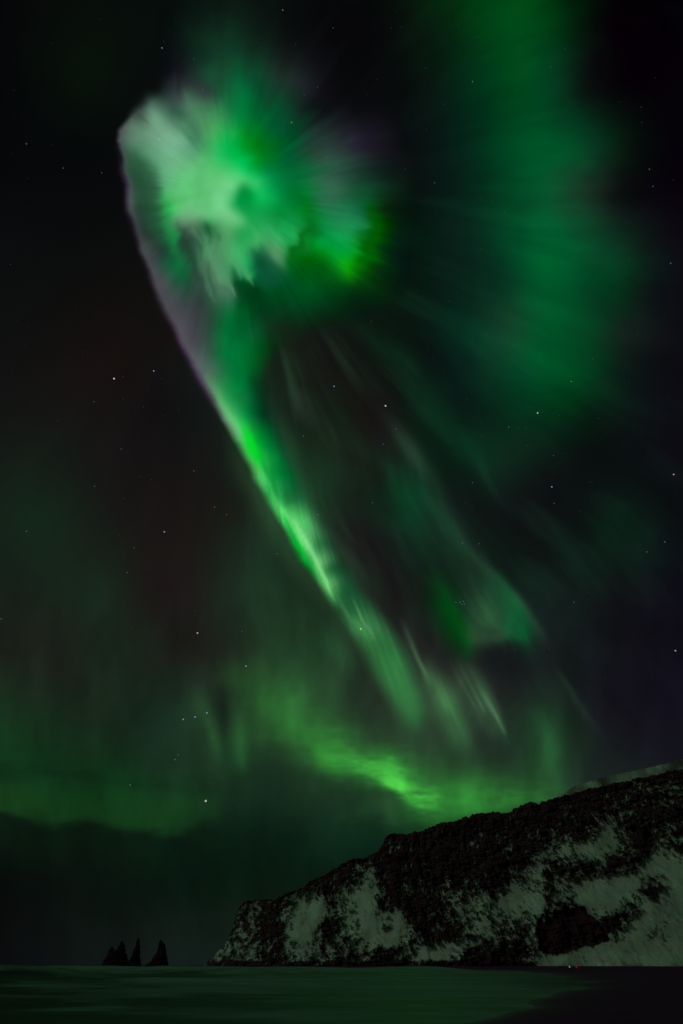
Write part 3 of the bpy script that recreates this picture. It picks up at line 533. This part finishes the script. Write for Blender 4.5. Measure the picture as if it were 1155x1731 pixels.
# ------------------------------------------------------------------ headland
SKL = [(343,1633.5),(352,1625),(365,1611),(380,1597),(390,1577),(398,1550),(404,1532),(412,1525),(425,1522),(455,1521),(475,1517),(490,1506),(515,1500),(530,1487),(560,1473),(580,1459),(590,1453),(620,1449),(640,1439),(648,1426),(657,1410),(690,1409),(720,1402),(750,1391),(770,1387),(800,1377),(830,1372),(855,1374),(880,1364),(895,1356),(910,1358),(930,1351),(960,1344),(975,1338),(1000,1332),(1030,1327),(1060,1320),(1098,1311),(1130,1304),(1155,1299),(1250,1276),(1400,1250),(1600,1240),(1900,1230),(2300,1220)]
ROCK = [(352,1628,.7),(365,1618,.6),(372,1608,.55),(380,1622,.6),(395,1605,.55),(395,1580,.75),(405,1560,.7),(410,1540,.75),(418,1548,.5),(420,1585,.7),(425,1612,.55),(410,1620,.5),(440,1535,.75),(440,1570,.85),(445,1600,.8),(460,1530,.9),(468,1560,1),(465,1590,.95),(450,1620,.8),(485,1515,.8),(490,1535,.55),(485,1560,.5),(480,1590,.55),(478,1612,.6),(500,1510,.7),(505,1530,.4),(502,1560,.38),(500,1590,.42),(495,1610,.55),(530,1500,1),(545,1495,.95),(525,1535,.22),(537,1530,.2),(530,1560,.15),(522,1585,.2),(548,1545,.3),(548,1566,1.0),(558,1556,1.0),(540,1582,.8),(560,1485,.9),(575,1475,.9),(590,1465,.9),(560,1515,.8),(575,1520,.5),(580,1500,.75),(600,1485,.7),(570,1550,.6),(590,1540,.35),(585,1565,.45),(600,1560,.42),(570,1590,.55),(600,1590,.6),(540,1610,.6),(575,1612,.7),(610,1465,.75),(630,1460,.75),(615,1500,.45),(625,1485,.4),(630,1510,.15),(628,1530,.15),(628,1560,.15),(628,1590,.2),(615,1535,.3),(642,1475,.8),(645,1500,.7),(640,1530,.95),(655,1525,.95),(660,1545,.5),(645,1555,.15),(665,1560,.18),(655,1585,.12),(680,1560,.2),(680,1545,.5),(675,1530,.8),(650,1568,.6),(660,1435,1.12),(700,1440,1.12),(750,1430,1.12),(800,1430,1.12),(850,1415,1.12),(660,1470,1.0),(700,1480,1.0),(750,1470,1.0),(690,1500,.7),(720,1505,.6),(750,1502,.6),(780,1500,.65),(720,1520,.9),(760,1522,.5),(745,1535,.7),(700,1545,1.0),(725,1555,1.0),(700,1575,.6),(715,1590,.85),(740,1588,.9),(735,1570,.55),(760,1560,.8),(770,1580,.7),(775,1540,.4),(790,1530,.35),(800,1550,.5),(730,1610,.15),(715,1605,.3),(750,1605,.2),(760,1620,.25),(775,1600,.25),(700,1615,.5),(675,1605,.7),(670,1615,.8),(640,1612,.8),
(810,1480,1.0),(840,1470,1.0),(880,1450,1.0),(800,1510,.5),(815,1500,.6),(830,1520,.4),(830,1495,.8),(850,1500,.55),(860,1480,.75),(880,1470,.6),(905,1460,.3),(900,1480,.35),(870,1505,.25),(880,1525,.2),(900,1505,.3),(915,1530,.28),(860,1545,.28),(840,1550,.3),(820,1575,.3),(800,1590,.35),(790,1610,.6),(830,1600,.75),(850,1580,.62),(880,1570,.55),(890,1590,.7),(870,1610,.7),(845,1620,.9),(810,1625,.8),(900,1610,.55),(905,1550,.4),(905,1625,.3),(885,1625,.7),
(890,1385,1.12),(930,1375,1.12),(960,1370,1.0),(1000,1355,1.0),(1050,1345,.9),(910,1410,.8),(935,1415,.55),(945,1428,.5),(960,1410,.8),(990,1400,.9),(1000,1415,.7),(980,1390,.9),(1020,1370,.6),(1035,1385,.5),(1050,1395,.6),(1065,1385,.8),(930,1445,.45),(940,1455,.8),(955,1440,.25),(990,1430,.15),(1020,1418,.12),(1040,1425,.3),(1060,1420,.5),(1010,1445,.25),(975,1462,.7),(1000,1470,.7),(1030,1468,.85),(1050,1462,.8),(960,1480,.6),(930,1490,.45),(925,1475,.5),(1070,1440,.8),(1085,1430,1),(1095,1415,1.0),(1080,1400,1),(1100,1390,1.0),(940,1505,.4),(980,1500,.2),(1020,1495,.12),(1060,1490,.1),(930,1525,.6),(950,1520,.5),(975,1520,.2),(1010,1530,.15),(1040,1525,.12),(1065,1535,.7),(1075,1530,.5),(1040,1556,.85),(1030,1566,.9),(1052,1550,.7),(1010,1545,.4),(1105,1495,.75),(1112,1502,.6),(1090,1470,.1),(1110,1450,.15),(1140,1480,.05),(1140,1540,.08),(1100,1540,.15),(1075,1560,.15),(1060,1590,.08),(1095,1580,.35),(1125,1573,.3),(1100,1610,.1),(1140,1610,.05),(1020,1610,.05),(980,1620,.05),(940,1625,.1),
(1130,1400,.5),(1120,1410,.4),(1145,1420,.6),(1130,1435,.5),(1125,1380,.9),(1150,1390,.85),(1090,1360,.75),(1120,1345,.65),(1150,1340,.65),(1080,1340,.7),(1150,1310,.8),(1110,1322,.8),(1155,1360,.6),(1250,1350,.7),(1250,1450,.3),(1250,1580,.1),(1500,1400,.6),(1500,1580,.2)]
PH = [(908,1562),(912,1552),(920,1558),(926,1545),(934,1550),(940,1536),(948,1542),(956,1527),(966,1538),(976,1531),(988,1533),(997,1547),(1012,1556),(1024,1572),(1032,1590),(1005,1598),(978,1603),(947,1615),(925,1613),(912,1606)]
saz, sel = azel([p[0] for p in SKL], [p[1] for p in SKL])
col_az = np.concatenate([np.linspace(saz[0], Rd(40), 1150), np.linspace(Rd(40.3), Rd(66), 80)])
crest_el = np.interp(col_az, saz, sel)
crest_el = crest_el + Rd(.22)*np.clip((crest_el-Rd(.3))/Rd(2), 0, 1)*(fbm(np.degrees(col_az)*2.2+5, col_az*0+3, 6, .72)*2)
D0 = np.interp(np.degrees(col_az), [-13, -8, 0, 8, 20, 30, 38, 50, 66], [1950, 1780, 1560, 1380, 1120, 930, 820, 700, 600])
base_z = 1.2
rows = 300
t = np.linspace(0, 1, rows)[:, None]
base_el = np.arctan2(base_z-EYE-6, D0)
EL = base_el + (crest_el-base_el)*t
SB = np.interp(np.degrees(col_az), [-13, -5, 10, 30, 45, 66], [60, 170, 260, 330, 340, 340])
prof = .62*t + .38*t**2                                   # concave talus below ...
prof = np.where(t > .55, prof, prof)
AZG = np.broadcast_to(col_az, EL.shape)
d_ = np.stack([np.sin(AZG)*np.cos(EL), np.cos(AZG)*np.cos(EL), np.sin(EL)], -1)
hx, hy = chart(d_)
ph_ = np.degrees(AZG); pe = np.degrees(EL)
warp = fbm(ph_*1.1+3, pe*1.1+1, 3)*7
rk = Smooth([(x, y, 0, r*100, 0, 0) for x, y, r in ROCK], 7., 4, 330, 1700, 1200, 1700)(hx+warp, hy+warp*.7)[..., 0]/100
n1 = fbm(ph_*1.7+11, pe*2.6+5, 7, .74)
n1b = fbm((ph_+pe*.35)*5.5+31, (pe-ph_*.15)*3.2+9, 5, .75)
n2 = 1-np.abs(fbm(ph_*.9+40, pe*1.3+7, 5, .6))*4
pit = polymask(hx+warp*.3, hy+warp*.3+n1b*12, PH, 3.5)
n3 = fbm(ph_*11+pe*5, pe*5-ph_*2, 5, .72)
ledge = 1-np.abs(fbm(ph_*.8+pe*.5+70, pe*4.2-ph_*.7+3, 5, .62))*5
n4 = fbm(ph_*3.2+pe*1.2+15, pe*3.4-ph_*.6+2, 4, .6)
calm = np.clip(1-.35*sstep(.35, .1, rk), 0, 1)            # open snow slopes stay smoother
rocky = rk + calm*(.95*n1 + .95*n4 + 1.0*n1b + .55*n3) + .20*ledge*sstep(.15, .5, rk) - .10 - .13*sstep(760, 640, hx)*sstep(1.0, .7, rk)
rocky = np.where(hx < 900, np.maximum(rocky, sstep(1619, 1628, hy+n1*16)*1.2), rocky)
rocky = np.maximum(rocky, pit*1.4)
rocky = rocky*sstep(1.0, .985, np.broadcast_to(t, EL.shape)) + .9*sstep(.985, 1.0, np.broadcast_to(t, EL.shape))
rock = sstep(.24, .84, rocky)
fleck = sstep(.04, .30, fbm((ph_*1.0-pe*.6)*7+9, (pe+ph_*.5)*2.4+44, 5, .7)+.5*fbm(ph_*.9+30, pe*.9+60, 3))
rock = np.minimum(rock, 1-.75*fleck*(1-pit)*sstep(1.0, .93, np.broadcast_to(t, EL.shape)))
Dh = D0 + SB*prof
crag = fbm(ph_*1.5+pe*.3+3, pe*1.5+9, 5, .52); crag2 = fbm(ph_*4.5+pe*1.5+3, pe*1.6+9, 4, .5)
gully = fbm(ph_*1.0+60+pe*.25, pe*.25+2, 3)
tb = np.broadcast_to(t, EL.shape)
edge_f = sstep(0, .05, tb)
Dh = Dh + edge_f*(gully*34 + rock*(crag*75+crag2*24) - ledge*11*rock + (1-rock)*(crag*26) - 16*rock + pit*34)*np.interp(ph_, [-13, -4, 10], [.35, .8, 1])
V = np.stack([np.sin(AZG)*Dh, np.cos(AZG)*Dh, EYE+np.tan(EL)*Dh], -1)
# crest rounds over onto the plateau and down behind
back = []
for k, (dd, dz) in enumerate([(12, .4), (40, 0), (120, -4), (300, -14), (700, -60), (1100, -260)]):
    L = V[-1].copy(); D2 = Dh[-1]+dd
    L[:, 0] = np.sin(col_az)*D2; L[:, 1] = np.cos(col_az)*D2
    el0 = np.tan(crest_el)*.985 - .004                   # keeps the plateau under the ridge line
    L[:, 2] = np.maximum(np.minimum(V[-1][:, 2]+dz, EYE+el0*D2), -3) if k < 4 else np.maximum(V[-1][:, 2]*.5+dz, -3)
    back.append(L)
V2 = np.concatenate([V, np.stack(back)], 0)
rock2 = np.concatenate([rock, np.stack([rock[-1]*.5]+[rock[-1]*0]*5)], 0)
me, used = grid_mesh("headland", V2)
val_attr(me, 'rock', rock2.reshape(-1)[used])
def snow_rock(name, use_attr=True):
    m, n, o = new_mat(name)
    b = N(n, 'ShaderNodeBsdfPrincipled', Roughness=.9); b.inputs['Specular IOR Level'].default_value = .15
    t_ = N(n, 'ShaderNodeTexCoord'); nz = N(n, 'ShaderNodeTexNoise', Scale=.16, Detail=9.0, Roughness=.68); n.links.new(t_.outputs['Object'], nz.inputs['Vector'])
    n2_ = N(n, 'ShaderNodeTexNoise', Scale=.018, Detail=5.0); n.links.new(t_.outputs['Object'], n2_.inputs['Vector'])
    cr = N(n, 'ShaderNodeValToRGB'); cr.color_ramp.elements[0].position = .3; cr.color_ramp.elements[1].position = .7
    cr.color_ramp.elements[0].color = (.060, .010, .042, 1); cr.color_ramp.elements[1].color = (.17, .075, .10, 1); n.links.new(nz.outputs[0], cr.inputs[0])
    cs = N(n, 'ShaderNodeValToRGB'); cs.color_ramp.elements[0].position = .35; cs.color_ramp.elements[1].position = .65
    cs.color_ramp.elements[0].color = (.46, .50, .47, 1); cs.color_ramp.elements[1].color = (.80, .88, .84, 1); n.links.new(n2_.outputs[0], cs.inputs[0])
    a = N(n, 'ShaderNodeAttribute', attribute_name='rock')
    ma = N(n, 'ShaderNodeMath', operation='MULTIPLY_ADD'); ma.inputs[1].default_value = .62; ma.inputs[2].default_value = -.33; n.links.new(nz.outputs[0], ma.inputs[0])
    md = N(n, 'ShaderNodeMath', operation='ADD'); n.links.new(a.outputs['Fac'], md.inputs[0]); n.links.new(ma.outputs[0], md.inputs[1])
    mr = N(n, 'ShaderNodeMapRange', interpolation_type='SMOOTHSTEP'); mr.inputs[1].default_value = .12; mr.inputs[2].default_value = .92; n.links.new(md.outputs[0], mr.inputs[0])
    mx = N(n, 'ShaderNodeMix', data_type='RGBA'); n.links.new(mr.outputs[0], mx.inputs[0]); n.links.new(cs.outputs[0], mx.inputs[6]); n.links.new(cr.outputs[0], mx.inputs[7])
    n.links.new(mx.outputs[2], b.inputs['Base Color'])
    bp = N(n, 'ShaderNodeBump', Strength=.7, Distance=1.3); n.links.new(nz.outputs[0], bp.inputs['Height']); n.links.new(bp.outputs[0], b.inputs['Normal'])
    n.links.new(b.outputs[0], o.inputs[0]); return m
SR = snow_rock("snow_and_basalt")
tag(link("headland", me, SR), kind='structure')

# snow-covered upland showing over the crest on the right
R2 = [(925,1360),(950,1342),(975,1327),(1010,1317),(1040,1309),(1088,1300),(1120,1292),(1155,1283),(1250,1262),(1400,1235),(1600,1220),(2000,1205)]
raz, rel = azel([p[0] for p in R2], [p[1] for p in R2])
ca = np.linspace(raz[0], Rd(62), 420); re_ = np.interp(ca, raz, rel) + Rd(.03)*fbm(np.degrees(ca)*2, ca*0, 4)*2
tt = np.linspace(0, 1, 40)[:, None]
el_ = Rd(1.5) + (re_-Rd(1.5))*tt; dd = 1750+500*tt+30*fbm(np.degrees(ca)[None]*1.2+tt*0, tt*4+np.degrees(ca)[None]*0, 3)
A_ = np.broadcast_to(ca, el_.shape)
Vh = np.stack([np.sin(A_)*dd, np.cos(A_)*dd, EYE+np.tan(el_)*dd], -1)
Lb = Vh[-1].copy(); Lb[:, :2] *= 1.25; Lc = Vh[-1].copy(); Lc[:, :2] *= 1.5; Lc[:, 2] = 0
Vh = np.concatenate([Vh, Lb[None], Lc[None]], 0)
me, used = grid_mesh("hill", Vh)
val_attr(me, 'rock', np.clip(.52+1.0*fbm(Vh[..., 0]*.02, Vh[..., 1]*.02, 4), 0, 1).reshape(-1)[used])
tag(link("hill", me, SR), kind='structure')

# ------------------------------------------------------------------ sea stacks
m_st, n, o = new_mat("wet_basalt")
b = N(n, 'ShaderNodeBsdfPrincipled', Roughness=.85); b.inputs['Specular IOR Level'].default_value = .2
t_ = N(n, 'ShaderNodeTexCoord'); nz = N(n, 'ShaderNodeTexNoise', Scale=.12, Detail=8.0); n.links.new(t_.outputs['Object'], nz.inputs['Vector'])
cr = N(n, 'ShaderNodeValToRGB'); cr.color_ramp.elements[0].color = (.03, .006, .026, 1); cr.color_ramp.elements[1].color = (.08, .02, .065, 1); n.links.new(nz.outputs[0], cr.inputs[0]); n.links.new(cr.outputs[0], b.inputs['Base Color']); n.links.new(b.outputs[0], o.inputs[0])
def spire(outline, D, seed):
    """outline rows: y, left x, right x (chart) from the top down -> rock spire vertices and quads"""
    rs = np.array(outline, float); ys = np.linspace(rs[0, 0], rs[-1, 0], 46)
    l = np.interp(ys, rs[:, 0], rs[:, 1]); r = np.interp(ys, rs[:, 0], rs[:, 2])
    l = l + 2.6*fbm(ys*.45+seed, ys*0+1, 3, .7)*np.clip((ys-ys[0])/8, 0, 1); r = r + 2.6*fbm(ys*.45+seed+40, ys*0+5, 3, .7)*np.clip((ys-ys[0])/8, 0, 1)
    la, le = azel(l, ys); ra, _ = azel(r, ys); th = np.linspace(0, 2*np.pi, 40, endpoint=False)
    Vv = []
    for i in range(len(ys)):
        ac = (la[i]+ra[i])/2; w = (ra[i]-la[i])/2*D; z = EYE+math.tan(le[i])*D
        k = 1+.5*fbm(np.cos(th)*1.5+seed, np.sin(th)*1.5+z*.16, 5, .65) + .3*fbm(th*6+seed, th*0+z*.35, 3)
        px = np.cos(th)*w*k; py = np.sin(th)*max(w*.75, 1.5)*k
        Vv.append(np.stack([math.sin(ac)*D+px*math.cos(ac)+py*math.sin(ac), math.cos(ac)*D-px*math.sin(ac)+py*math.cos(ac), np.full(40, z)+fbm(th*3+seed, th*0+z*.2, 3)*2.4], -1))
    return np.stack(Vv)
def stack(label, outlines, D, seed):
    base = None; parts = []
    vs, fs, off = [], [], 0
    for j, ol in enumerate(outlines):
        Vv = spire(ol, D+j*14, seed+j*3)
        r, c = Vv.shape[:2]
        for i in range(r-1):
            for k in range(c):
                fs.append((off+i*c+k, off+i*c+(k+1) % c, off+(i+1)*c+(k+1) % c, off+(i+1)*c+k))
        fs.append(tuple(off+k for k in range(c)))
        vs.append(Vv.reshape(-1, 3)); off += r*c
    vs = np.concatenate(vs); c0 = np.array((vs[:, 0].mean(), vs[:, 1].mean(), 0)); vs = vs-c0
    me = bpy.data.meshes.new("sea_stack"); me.from_pydata(vs.tolist(), [], fs); me.update()
    o = link("sea_stack", me, m_st); o.location = c0
    tag(o, label, "sea stack", "three sea stacks standing off the headland")
stack("leftmost and widest black sea stack with two ragged peaks on the horizon",
      [[(1600.5,189.4,190.4),(1603,187,192),(1608,184,195),(1617,181,204),(1625,176,210),(1630,173,214),(1636,170,216)],
       [(1590,206.4,207.2),(1595,203.5,210),(1600,201,211.5),(1605,197,212),(1610,193,213),(1620,190,216),(1627,187,221),(1631,184,232),(1636,182,240)]], 2150, 3)
stack("tallest needle-thin black sea stack, middle of the three",
      [[(1585.5,233.3,234),(1588,232,236),(1595,230.5,236.5),(1602,228,236.6),(1610,225,237),(1620,221,237.5),(1630,217,238.5),(1636,215,239)]], 2200, 9)
stack("rightmost black sea stack with a blunt slanting top, nearest the headland",
      [[(1588.5,271.3,272.5),(1592,270,275),(1596,269,279),(1605,266.5,280.5),(1612,263.5,281),(1620,258.5,282),(1627,254,282.5),(1631,247,284),(1636,240,286)]], 2180, 15)

# ------------------------------------------------------------------ small lamps on the beach at the foot of the slope
def lamp(x, y, color, strength, label, D=330, s=1.0):
    a_, e_ = azel(x, y); D = D
    X, Y = math.sin(a_)*D, math.cos(a_)*D; Z = EYE+math.tan(e_)*D
    root = bpy.data.objects.new("lamp", None); COL.objects.link(root); root.location = (X, Y, Z-1.5)
    tag(root, label, "lamp", "small lamps on the dark beach below the snow slope")
    mb, n, o = new_mat("lamp_metal"); b = N(n, 'ShaderNodeBsdfPrincipled', Roughness=.6); b.inputs['Base Color'].default_value = (.05, .05, .055, 1); n.links.new(b.outputs[0], o.inputs[0])
    def bmo(name, fn, mat):
        bm = bmesh.new(); fn(bm); me = bpy.data.meshes.new(name); bm.to_mesh(me); bm.free(); return link(name, me, mat, root)
    def post(bm):
        bmesh.ops.create_cone(bm, cap_ends=True, segments=12, radius1=.05, radius2=.035, depth=1.3)
        for v_ in bm.verts: v_.co.z += .65
        r_ = bmesh.ops.create_cone(bm, cap_ends=True, segments=16, radius1=.22, radius2=.16, depth=.06)
        for v_ in r_['verts']: v_.co.z += .03
    def cap(bm):
        bmesh.ops.create_cone(bm, cap_ends=True, segments=16, radius1=.34, radius2=.06, depth=.2)
        for v_ in bm.verts: v_.co.z += 1.5+.34*s+.1
    def bulb(bm):
        bmesh.ops.create_icosphere(bm, subdivisions=3, radius=.33*s)
        for v_ in bm.verts: v_.co.z += 1.5
    bmo("post", post, mb); bmo("shade", cap, mb)
    m, n, o = new_mat("lamp_glow"); e = N(n, 'ShaderNodeEmission', Strength=strength); e.inputs[0].default_value = (*color, 1); n.links.new(e.outputs[0], o.inputs[0])
    bmo("bulb", bulb, m)
lamp(963, 1634.3, (.55, .85, .9),   .24, "small cold-white lamp on the dark beach, leftmost of the three", 330, 1.0)
lamp(974.5, 1634.6, (1, .02, .04), .34, "small red lamp on the dark beach beside the cold-white one", 330, .9)
lamp(1012, 1631.6, (.55, .45, .9), .18, "small violet lamp, on the dark beach right of the red and white ones", 360, .9)
